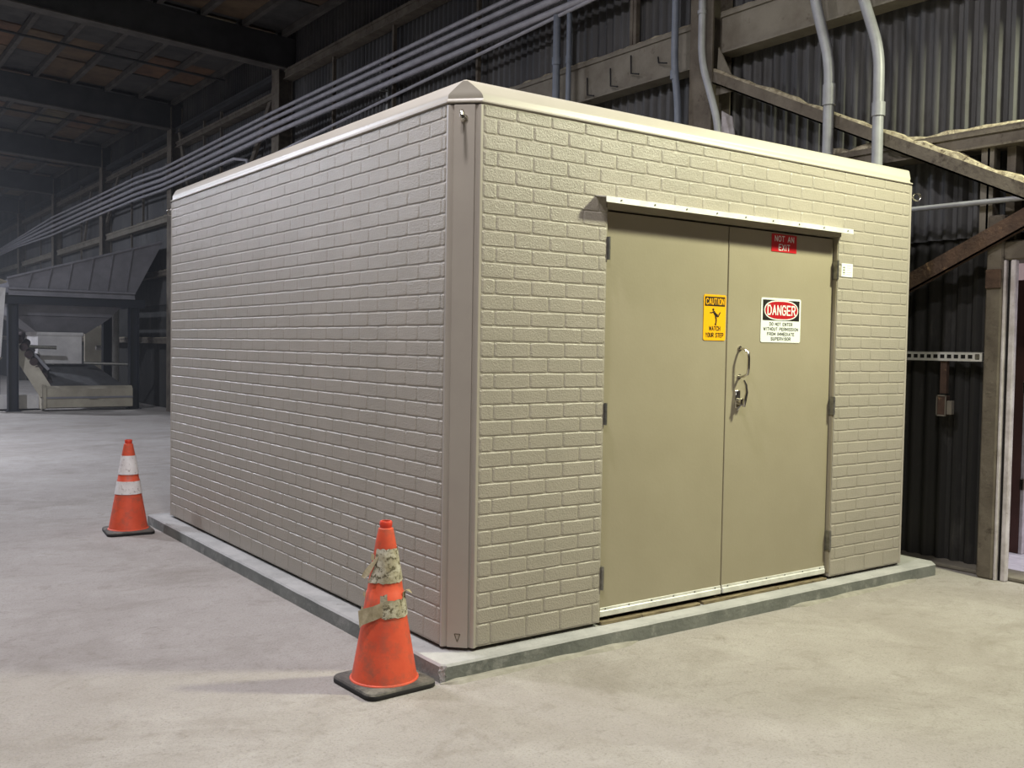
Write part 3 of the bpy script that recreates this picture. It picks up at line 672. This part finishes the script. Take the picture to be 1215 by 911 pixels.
# danger
x0, x1, z0, z1 = 2.165, 2.535, 1.516, 1.784
ds = sign_plate('danger_sign', x0, x1, z0, z1, SY, .012, 'sign_white', 'white danger sign with a red oval on the right door leaf')
flat('header', [(x0+.014, 1.648), (x1-.014, 1.648), (x1-.014, z1-.012), (x0+.014, z1-.012)], y1, 'sign_black', ds)
xc = (x0+x1)/2
def oval(rx, rz, cz): return [(xc+rx*math.copysign(abs(math.cos(a))**.72, math.cos(a)), cz+rz*math.copysign(abs(math.sin(a))**.9, math.sin(a))) for a in [2*math.pi*k/48 for k in range(48)]]
flat('oval_rim', oval(.158, .060, 1.711), y1-.0007, 'sign_white', ds)
flat('oval', oval(.150, .053, 1.711), y1-.0014, 'sign_red', ds)
ltr('DANGER', xc, 1.711, y1-.0024, .262, .062, 'sign_white', ds, .0088)
for t_, z_, w_ in (('DO NOT ENTER', 1.627, .215), ('WITHOUT PERMISSION', 1.597, .325), ('FROM IMMEDIATE', 1.567, .255), ('SUPERVISOR', 1.538, .185)):
    ltr(t_, xc, z_, y1-.0006, w_, .0205, 'sign_black', ds, .0034)
# not an exit
x0, x1, z0, z1 = 2.245, 2.478, 2.064, 2.170
es = sign_plate('exit_sign', x0, x1, z0, z1, SY, .002, 'exit_red', 'small red sign at the top of the right door leaf')
xc = (x0+x1)/2
ltr('NOT AN', xc, 2.143, y1-.0006, .180, .036, 'sign_white', es, .0055); ltr('EXIT', xc, 2.092, y1-.0006, .105, .040, 'sign_white', es, .0062)
# small paper label on the brick wall
x0, x1, z0, z1 = 2.890, 3.006, 1.945, 2.030
yl = -PROUD-.001
lb = sign_plate('paper_label', x0, x1, z0, z1, yl, .002, 'sign_white', 'small white paper label on the brick wall right of the doors', .0008); lb['category'] = 'label'
for k in range(5):
    zz = z1-.012-k*.014
    flat('printed_line', [(x0+.052, zz-.003), (x1-.014-.006*(k % 3), zz-.003), (x1-.014-.006*(k % 3), zz), (x0+.052, zz)], yl-.0009, 'label_grey', lb, .0003)
for k in range(7):
    zz = z0+.014+k*.008
    flat('bar', [(x0+.014, zz), (x0+.036, zz), (x0+.036, zz+.002+.003*(k % 2)), (x0+.014, zz+.002+.003*(k % 2))], yl-.0009, 'sign_black', lb, .0003)

# ================================================================ TRAFFIC CONES
def cone_r(z):
    pr = [(.035, .150), (.32, .100), (.476, .076), (.632, .0495), (.716, .034)]
    for (za, ra), (zb_, rb) in zip(pr[:-1], pr[1:]):
        if z <= zb_: return ra+(rb-ra)*(z-za)/(zb_-za)
    return pr[-1][1]
def cone(loc, rz, label):
    t = empty('traffic_cone', loc, rz); tag(t, label, 'traffic cone', 'orange traffic cones beside the shelter')
    h = .180; c_ = .045; poly = []
    for sx, sy, a0 in ((1, 1, 0), (-1, 1, 90), (-1, -1, 180), (1, -1, 270)):
        for k in range(5): a = R_(a0+22.5*k); poly.append((sx*(h-c_)+c_*math.cos(a), sy*(h-c_)+c_*math.sin(a)))
    n = len(poly); vs = []; fs = []
    for s_, z in ((.985, 0), (1, .006), (1, .022), (.97, .030), (.86, .034)): vs += [(x*s_, y*s_, z) for x, y in poly]
    for r_ in range(4):
        for k in range(n): fs.append((r_*n+k, r_*n+(k+1) % n, (r_+1)*n+(k+1) % n, (r_+1)*n+k))
    fs.append(tuple(4*n+k for k in range(n)))
    bm_ = MB().add(vs, fs); 
    for i in range(n): bm_.m[i] = 1; bm_.m[n+i] = 1
    bm_.build('base', ['cone_rubber', 'rubber_dark'], t, smooth=True)
    MB().lathe([(.158, .033), (.156, .038), (.150, .041)] + [(cone_r(z), z) for z in (.05, .32)] + [(cone_r(.32)+.002, .321), (cone_r(.43)+.002, .43), (cone_r(.432)-.001, .434), (cone_r(.476), .476), (cone_r(.632), .632), (cone_r(.64)+.0015, .636), (cone_r(.716), .716), (.026, .720), (.026, .726), (.028, .730), (.0285, .745), (.026, .749), (.019, .749), (.018, .70)], 40).build('body', 'cone_orange', t, smooth=True)
    MB().lathe([(.0262, .7195), (.0285, .728), (.0290, .744), (.026, .7497), (.0187, .7497)], 24).build('collar', 'cone_rim', t, smooth=True)
    return t
def band(t, za, zb_, m, a0=0, a1=360, e=.0042, jag=0.0, name='reflective_band'):
    seg = max(6, int((a1-a0)/8)); vs = []; fs = []; full = a1-a0 >= 360
    rows = 4
    for j in range(rows+1):
        for k in range(seg+1):
            a = R_(a0+(a1-a0)*k/seg); z = za+(zb_-za)*j/rows
            if jag and j in (0, rows): z += jag*mnoise.noise(Vector((math.cos(a)*5, math.sin(a)*5, za*9+j)))
            ee = e+(.0012*mnoise.noise(Vector((math.cos(a)*6, math.sin(a)*6, z*30))) if jag else 0)
            vs.append(((cone_r(z)+ee)*math.cos(a), (cone_r(z)+ee)*math.sin(a), z))
    n = seg+1
    for j in range(rows):
        for k in range(seg): fs.append((j*n+k, j*n+k+1, (j+1)*n+k+1, (j+1)*n+k))
    return MB().add(vs, fs).build(name, m, t, smooth=True)
def flap(parent, pts, th=.0015, m='band_flap'):
    # strip of torn tape: list of (left,right) point pairs
    vs = []; fs = []
    for a, b in pts:
        a = Vector(a); b = Vector(b); vs += [a, b]
    n = len(pts)
    nn = (Vector(pts[1][0])-Vector(pts[0][0])).cross(Vector(pts[0][1])-Vector(pts[0][0])).normalized()*th
    vs += [v+nn for v in vs]; o = 2*n
    for i in range(n-1):
        fs += [(2*i, 2*i+1, 2*i+3, 2*i+2), (o+2*i+1, o+2*i, o+2*i+2, o+2*i+3), (2*i, 2*i+2, o+2*i+2, o+2*i), (2*i+3, 2*i+1, o+2*i+1, o+2*i+3)]
    fs += [(0, o, o+1, 1), (2*n-2, 2*n-1, o+2*n-1, o+2*n-2)]
    return MB().add(vs, fs).build('torn_flap', m, parent)
cone_far = cone((-.352, 4.335, 0), R_(-6), 'orange traffic cone with two clean white bands at the far end of slab')
band(cone_far, .474, .624, 'band_white'); band(cone_far, .317, .420, 'band_white')
cone_near = cone((-.340, .055, 0), R_(3), 'orange traffic cone with dirty torn reflective tape at the near corner')
# direction from the near cone to the camera is about -119 degrees; angles measured from +x
VA = math.degrees(math.atan2(-3.87-.055, -2.49+.34))-3
b1 = band(cone_near, .480, .630, 'band_dirty', VA-48, VA+150, .0042, .008)
b2 = band(cone_near, .325, .405, 'band_dirty', VA-8, VA+95, .0045, .010)
b3 = band(cone_near, .37, .432, 'band_dirty', VA-14, VA+6, .0058, .012)
def P(ang, z, out): r_ = cone_r(z)+out; return (r_*math.cos(R_(ang)), r_*math.sin(R_(ang)), z)
# flaps hanging off the upper and lower bands (camera-left side is VA-90)
flap(b1, [(P(VA-46, .585, .004), P(VA-30, .600, .003)), (P(VA-55, .560, .024), P(VA-34, .575, .012)), (P(VA-62, .530, .040), P(VA-46, .520, .032)), (P(VA-66, .505, .046), P(VA-54, .500, .040))])
flap(b1, [(P(VA-60, .600, .002), P(VA-50, .575, .004)), (P(VA-72, .606, .012), P(VA-64, .580, .014))])
flap(b1, [(P(VA-50, .540, .004), P(VA-24, .540, .003)), (P(VA-56, .500, .010), P(VA-26, .505, .005)), (P(VA-60, .476, .014), P(VA-30, .482, .008))], m='band_dirty')
flap(b2, [(P(VA-6, .400, .004), P(VA-6, .335, .004)), (P(VA-30, .382, .016), P(VA-28, .318, .012)), (P(VA-56, .365, .030), P(VA-48, .298, .028)), (P(VA-66, .352, .036), P(VA-52, .285, .036))])
flap(b2, [(P(VA+62, .405, .003), P(VA+88, .400, .003)), (P(VA+60, .432, .010), P(VA+84, .436, .012)), (P(VA+66, .442, .022), P(VA+88, .436, .028)), (P(VA+78, .425, .034), P(VA+92, .415, .038))])
flap(b2, [(P(VA-86, .350, .003), P(VA-80, .320, .003)), (P(VA-90, .362, .012), P(VA-86, .335, .012))])
flap(b2, [(P(VA-84, .425, .003), P(VA-80, .400, .003)), (P(VA-90, .428, .014), P(VA-88, .412, .014))])

# ================================================================ CONDUITS AND PIPES ON THE WALL
ups = [(0.0, 5.44), (1, 5.335), (2, 5.21), (3, 5.09), (4, 4.95)]
words = ['topmost', 'second from the top', 'third from the top', 'fourth from the top', 'fifth from the top']
for k, z in ups:
    k = int(k); far = 5.04+.0; r_ = [.028, .032, .042, .036, .028][k]
    zf = [5.36, 5.25, 5.12, 5.0, 4.89][k]
    pts = [(4.0, 1.2, z), (4.0, 6, z+.005), (4.0, 12.1, z-.02), (4.0, 17.4, zf-.02), (4.0, 18.3, zf-.03), (4.0, 20.4, zf+.04-.01*k), (4.0, 25.5, zf+.02-.03*k*.3), (4.0, 30, zf+.02-.02*k), (4.0, 36, zf-.16+.04*k), (4.0, 41, zf-.3+.06*k)]
    if k == 4: pts = [(4.04, 13.2, 4.3), (4.02, 13.3, 4.8), (4.0, 13.9, 4.91)]+pts[3:]
    tag(MB().tube(pts, r_, 10).build('conduit', 'conduit_grey', smooth=True), f'grey conduit running along the dark wall, {words[k]} of the bundle', 'conduit', 'conduits running along the wall')
tag(MB().tube([(4.0, 1.0, 5.10), (4.0, 3.8, 5.05), (4.0, 9.6, 4.82), (4.0, 13.2, 4.66), (4.0, 13.7, 4.62), (4.0, 13.9, 4.45)], .02, 8).build('conduit', 'conduit_grey', smooth=True), 'thin grey conduit slanting below the conduit bundle on the wall', 'conduit', 'conduits running along the wall')
bl = {8.2: 'just left of the shelter roof corner', 17.9: 'at the second dark column', 24.0: 'at the third dark column', 30.2: 'farthest away above the hopper'}
for yb, tx in bl.items():
    t = empty('conduit_bracket', (4.06, yb, 5.1)); tag(t, f'short strut bracket clamping the conduit bundle {tx}', 'bracket', 'conduit brackets')
    MB().box((-.0, -.03, -.34), (.03, .03, .42)).build('strut', 'steel', t)
    for k, (_, z) in enumerate(ups): MB().box((-.11, -.02, [.22, .11, -.01, -.13, -.23][k]+.035), (-.0, .02, [.22, .11, -.01, -.13, -.23][k]+.05)).build('clamp', 'steel', t)
def pipe(pts, r_, m, label, coup=(), name='pipe'):
    t = empty(name, pts[-1]); tag(t, label, 'pipe', 'vertical pipes on the wall')
    inv = Matrix.Translation(tuple(-c for c in pts[-1]))
    o = MB().tube(smooth_path(pts), r_, 12).build('tube', m, smooth=True); o.parent = t; o.matrix_parent_inverse = inv
    for za, zb_, x_, y_ in coup:
        c_ = MB().tube([(x_, y_, za), (x_, y_, zb_)], (r_ if isinstance(r_, float) else .05)*1.22, 12).build('coupling', m, smooth=True); c_.parent = t; c_.matrix_parent_inverse = inv
    return t
def smooth_path(pts, n=6):
    P_ = [Vector(p) for p in pts]; out = []
    if len(P_) < 3: return P_
    out.append(P_[0])
    for i in range(1, len(P_)-1):
        a, b, c_ = P_[i-1], P_[i], P_[i+1]; d = min(.16, (a-b).length*.45, (c_-b).length*.45)
        s_ = b+(a-b).normalized()*d; e = b+(c_-b).normalized()*d
        for k in range(n+1):
            t = k/n; out.append(s_*(1-t)**2+b*(2*t*(1-t))+e*t*t)
    out.append(P_[-1]); return out
pipe([(4.0, 4.38, 5.04), (4.0, 4.38, .3)], .04, 'pvc_grey', 'thicker of two close grey pipes dropping from the conduit bundle', [(4.52, 4.60, 4.0, 4.38)])
pipe([(4.02, 4.20, 5.2), (4.02, 4.20, .3)], .027, 'pvc_grey', 'thinner of two close grey pipes dropping from the conduit bundle', [(4.5, 4.58, 4.02, 4.20)])
pipe([(3.98, 2.62, 6.3), (3.98, 2.62, 4.12), (3.98, 2.56, 3.75), (3.98, 2.56, .3)], .034, 'pvc_grey', 'blue grey pipe standing just left of the tan column', [(4.0, 4.08, 3.98, 2.615)])
pipe([(3.97, 2.29, 6.3), (3.97, 2.28, 4.10), (3.97, 2.06, 3.50), (3.97, 2.05, .3)], .032, 'conduit_light', 'bent grey pipe in front of the tan column', [(4.50, 4.53, 3.97, 2.285)])
pipe([(4.0, 1.14, 6.3), (4.0, 1.12, 4.34), (4.0, .955, 3.80), (4.0, .94, .3)], .042, 'conduit_light', 'left of two light offset pipes before the corrugated wall', [(3.46, 3.62, 4.0, .951)])
pipe([(4.0, .76, 6.3), (4.0, .72, 4.34), (4.0, .52, 3.78), (4.0, .495, .3)], .040, 'conduit_light', 'right of two light offset pipes before the corrugated wall', [(3.30, 3.40, 4.0, .514)])
tag(MB().tube([(4.08, 1.5, 2.60), (4.08, -1.4, 2.585)], .019, 10).build('conduit', 'conduit_light', smooth=True), 'single thin conduit beside the upper right corner of the shelter', 'conduit')
# slotted strut, latch box
t = empty('slotted_strut', (4.22, .3, 1.53)); tag(t, 'slotted metal strut across the dark wall right of the shelter', 'strut')
mb = MB().box((0, -.52, -.028), (.003, .7, -.014)).box((0, -.52, .014), (.003, .7, .03)).box((0, -.52, .028), (.04, .7, .032)).box((0, -.52, -.032), (.04, .7, -.028))
for k in range(24):
    yk = -.52+k*.0525; mb.box((0, yk, -.014), (.003, yk+.018, .014))
mb.build('rail', 'aluminium', t); MB().box((.006, -.52, -.028), (.01, .7, .028)).build('rail_back', 'dark_gap', t)
for k, yk in enumerate((-.50, .2)): MB().box((.0, yk, -.02), (.10, yk+.03, .02)).build('standoff', 'steel', t)
t = empty('latch_box', (4.22, .05, 1.10)); tag(t, 'small rusty latch box on the dark wall right of the shelter', 'latch')
MB().cbox((0, -.01, 0), (.06, .055, .145), .004).build('box', 'rust', t)
MB().box((-.006, -.014, -.004), (0, .06, .006)).box((-.006, -.014, .14), (0, .06, .15)).box((-.006, -.016, -.004), (0, -.008, .15)).box((-.006, .052, -.004), (0, .06, .15)).build('rim', 'girt_dusty', t)
MB().cbox((0, -.055, .01), (.04, -.018, .11), .003).build('keeper', 'girt_dusty', t)
MB().box((.02, .0, .16), (.05, .05, .42)).build('strap', 'rust', t)
# bent wire hooks on the girt
for k, (yk, zk) in enumerate(((4.02, 4.22), (3.66, 4.24), (3.36, 4.30), (2.98, 4.32))):
    tag(MB().tube([(4.14, yk+.02, zk+.12 if k < 3 else zk), (4.13, yk, zk-.06), (4.10, yk-.14, zk-.10)], .008, 6).build('wire_hook', 'rubber_dark'), 'bent black wire hook on the wall girt, %s' % ['leftmost of the row', 'second of the row from the left', 'third of the row from the left', 'rightmost of the row'][k], 'hook', 'wire hooks on the girt')

# ================================================================ LOADING HOPPER (far left)
HY = 19.1
HP = empty('loading_hopper', (2.35, HY+1.3, 0)); tag(HP, 'grey steel loading hopper on a dark frame with conveyor below', 'hopper')
HI = Matrix.Translation((-2.35, -HY-1.3, 0))
def hp(name, mb, m, parent=HP, smooth=False):
    o = mb.build(name, m, smooth=smooth); o.parent = parent; o.matrix_parent_inverse = HI if parent is HP else Matrix.Identity(4); return o
yb = HY+2.6
for x in (1.16, 3.63):
    for yk in (HY+.1, yb-.1):
        hp('leg', MB().box((x-.10, yk-.1, 0), (x-.085, yk+.1, 2.28)).box((x+.085, yk-.1, 0), (x+.10, yk+.1, 2.28)).box((x-.085, yk-.012, 0), (x+.085, yk+.012, 2.28)).box((x-.14, yk-.14, 0), (x+.14, yk+.14, .02)), 'hopper_frame')
for yk in (HY+.08, yb-.08): hp('crossbeam', MB().box((.95, yk-.08, 2.28), (3.86, yk+.08, 2.46)), 'hopper_frame')
for x in (1.16, 3.63): hp('side_beam', MB().box((x-.08, HY+.16, 2.28), (x+.08, yb-.16, 2.46)), 'hopper_frame')
hp('lip', MB().box((1.06, HY-.04, 2.46), (3.62, HY-.02, 2.60)).box((1.06, HY-.10, 2.58), (3.62, HY, 2.62)).box((1.06, HY-.06, 2.46), (3.62, HY, 2.49)), 'hopper_paint')
def quad(name, a, b, c_, d_, m, th=.02, off=(0, 1, 0)):
    n_ = Vector(off)*th; vs = [Vector(p) for p in (a, b, c_, d_)]; vs += [v+n_ for v in vs]
    return hp(name, MB().add(vs, [(0, 1, 2, 3), (7, 6, 5, 4), (0, 4, 5, 1), (1, 5, 6, 2), (2, 6, 7, 3), (3, 7, 4, 0)]), m)
A, B, C_, D_ = (1.08, HY-.06, 2.62), (3.62, HY-.06, 2.62), (4.10, HY-.42, 3.74), (1.02, HY-.14, 2.79)
fp = quad('front_panel', A, B, C_, D_, 'hopper_paint')
for xr in (1.42, 1.80, 2.20, 2.62, 3.02, 3.42):
    tb = (xr-A[0])/(B[0]-A[0]); tt = (xr+.06-D_[0])/(C_[0]-D_[0])
    p_ = Vector(A).lerp(Vector(B), tb); q_ = Vector(D_).lerp(Vector(C_), tt)
    hp('rib', MB().bar(p_+Vector((0, -.012, .0)), q_+Vector((0, -.012, 0)), .02, .03, (0, 1, 0)), 'hopper_paint', fp)
hp('rim', MB().bar(Vector(D_)+Vector((0, 0, .02)), Vector(C_)+Vector((0, 0, .02)), .06, .04), 'hopper_paint', fp)
quad('end_panel', (3.62, HY-.06, 2.62), (3.62, yb, 2.62), (4.10, yb+.3, 3.74), (4.10, HY-.42, 3.74), 'hopper_paint', .02, (1, 0, 0))
quad('rear_panel', (1.08, yb, 2.62), (3.62, yb, 2.62), (4.10, yb+.3, 3.74), (1.02, yb+.1, 2.79), 'hopper_paint')
quad('apron', (1.02, HY-.14, 2.74), (1.02, yb, 2.74), (.3, yb+.1, 3.05), (.3, HY-.3, 2.98), 'hopper_beige', .03, (0, 0, -1))
quad('apron_skirt', (1.0, HY-.10, 2.60), (.2, HY-.2, 2.66), (.2, HY+.1, 1.05), (.92, HY, 1.15), 'hopper_light', .03, (0, 1, 0))
quad('apron_foot', (.95, HY-.02, 1.15), (.2, HY+.0, 1.05), (.2, HY+.3, .9), (.85, HY+.3, .95), 'hopper_beige', .03, (0, 1, 0))
# pyramid, chute, conveyor
def frustum(r0, z0, r1, z1):
    v_ = [(r0[0], r0[2], z0), (r0[1], r0[2], z0), (r0[1], r0[3], z0), (r0[0], r0[3], z0), (r1[0], r1[2], z1), (r1[1], r1[2], z1), (r1[1], r1[3], z1), (r1[0], r1[3], z1)]
    return MB().add(v_, [(0, 3, 2, 1), (4, 5, 6, 7), (0, 1, 5, 4), (1, 2, 6, 5), (2, 3, 7, 6), (3, 0, 4, 7)])
hp('funnel_upper', frustum((1.25, 3.2, HY+.35, yb-.2), 2.05, (1.1, 3.4, HY+.2, yb-.1), 2.3), 'hopper_paint')
hp('funnel', frustum((1.75, 2.75, HY+.7, yb-.7), 1.68, (1.25, 3.2, HY+.36, yb-.2), 2.04), 'hopper_paint')
hp('chute', MB().cbox((1.74, HY+.65, 1.0), (2.66, yb-.7, 1.70), .01).box((1.72, HY+.63, 1.63), (2.68, yb-.68, 1.70)), 'hopper_light')
hp('belt', MB().add([(1.78, HY+.85, .98), (2.95, HY+.85, .98), (3.42, HY-.05, .52), (1.80, HY-.05, .52), (1.78, HY+.85, .92), (2.95, HY+.85, .92), (3.42, HY-.05, .46), (1.80, HY-.05, .46)], [(0, 1, 2, 3), (7, 6, 5, 4), (0, 4, 5, 1), (1, 5, 6, 2), (2, 6, 7, 3), (3, 7, 4, 0)]), 'belt_rubber')
hp('conveyor_side', MB().bar((1.22, HY+.45, 1.50), (1.80, HY-.08, .36), .06, .30, (1, 0, 1)), 'hopper_beige')
hp('conveyor_rail', MB().bar((1.20, HY+.42, 1.72), (1.86, HY+.1, .88), .05, .06, (1, 0, 1)), 'hopper_paint')
for k in range(7):
    t_ = k/6; hp('roller', MB().tube([(1.28+.58*t_, HY+.12, 1.52-.94*t_), (1.40+.56*t_, HY+.5, 1.62-.94*t_)], .085, 10), 'roller_rust', smooth=True)
hp('front_cover', MB().extr([(0, .08), (0, .48), (.10, .54), (.55, .50), (.55, .08), (.2, .05)], (1.76, HY-.18, 0), (0, 1, 0), (0, 0, 1), (1.78, 0, 0)), 'hopper_beige')
hp('end_cap', MB().extr([(-.02, .06), (-.02, .50), (.10, .57), (.58, .52), (.58, .06), (.2, .03)], (1.70, HY-.18, 0), (0, 1, 0), (0, 0, 1), (.06, 0, 0)), 'hopper_beige')
hp('cover_seam', MB().box((1.76, HY-.195, .27), (3.54, HY-.18, .31)).box((2.62, HY-.21, .26), (2.78, HY-.18, .29)), 'hopper_paint')
hp('drip_pan', MB().box((.2, HY+.3, .04), (1.75, HY+1.2, .10)).box((.2, HY+.3, .10), (1.7, HY+.34, .34)), 'hopper_light')
hp('guard_rail', MB().tube([(2.66, HY+.5, 1.02), (3.58, HY+.3, 1.0)], .035, 8).tube([(1.3, HY+.28, 1.38), (2.05, HY+.28, 1.36)], .04, 8), 'steel', smooth=True)
# pipes and panels behind the hopper
tag(MB().tube([(3.9, 21.9, 0), (3.9, 21.9, 2.6)], .10, 12).tube([(3.9, 21.9, 1.35), (3.45, 21.9, 1.35)], .06, 10).build('pipe', 'hopper_light', smooth=True), 'pale upright pipe seen behind the hopper legs', 'pipe')
tag(MB().box((3.55, 23.4, 0), (3.75, 23.6, 2.4)).box((3.5, 23.3, 0), (4.1, 23.4, 1.9)).build('pale_post', 'hopper_beige'), 'pale rough post behind the hopper chute', 'post')

# ================================================================ DUST HAZE at the far end of the hall
hz = MB().box((-15.9, 8.5, .01), (4.24, 45.9, 6.75)).build('dust_haze', 'dark_gap')
tag(hz, 'thin bluish dust haze hanging in the far end of the hall', 'haze', kind='stuff')
hm = bpy.data.materials.new('haze'); hm.use_nodes = True; nt = hm.node_tree; nt.nodes.remove(nt.nodes['Principled BSDF'])
vsn = nt.nodes.new('ShaderNodeVolumeScatter'); vsn.inputs['Density'].default_value = 0.005; vsn.inputs['Color'].default_value = (0.92, 0.95, 1, 1); vsn.inputs['Anisotropy'].default_value = 0.2
nt.links.new(vsn.outputs[0], nt.nodes['Material Output'].inputs['Volume'])
hz.data.materials.clear(); hz.data.materials.append(hm)
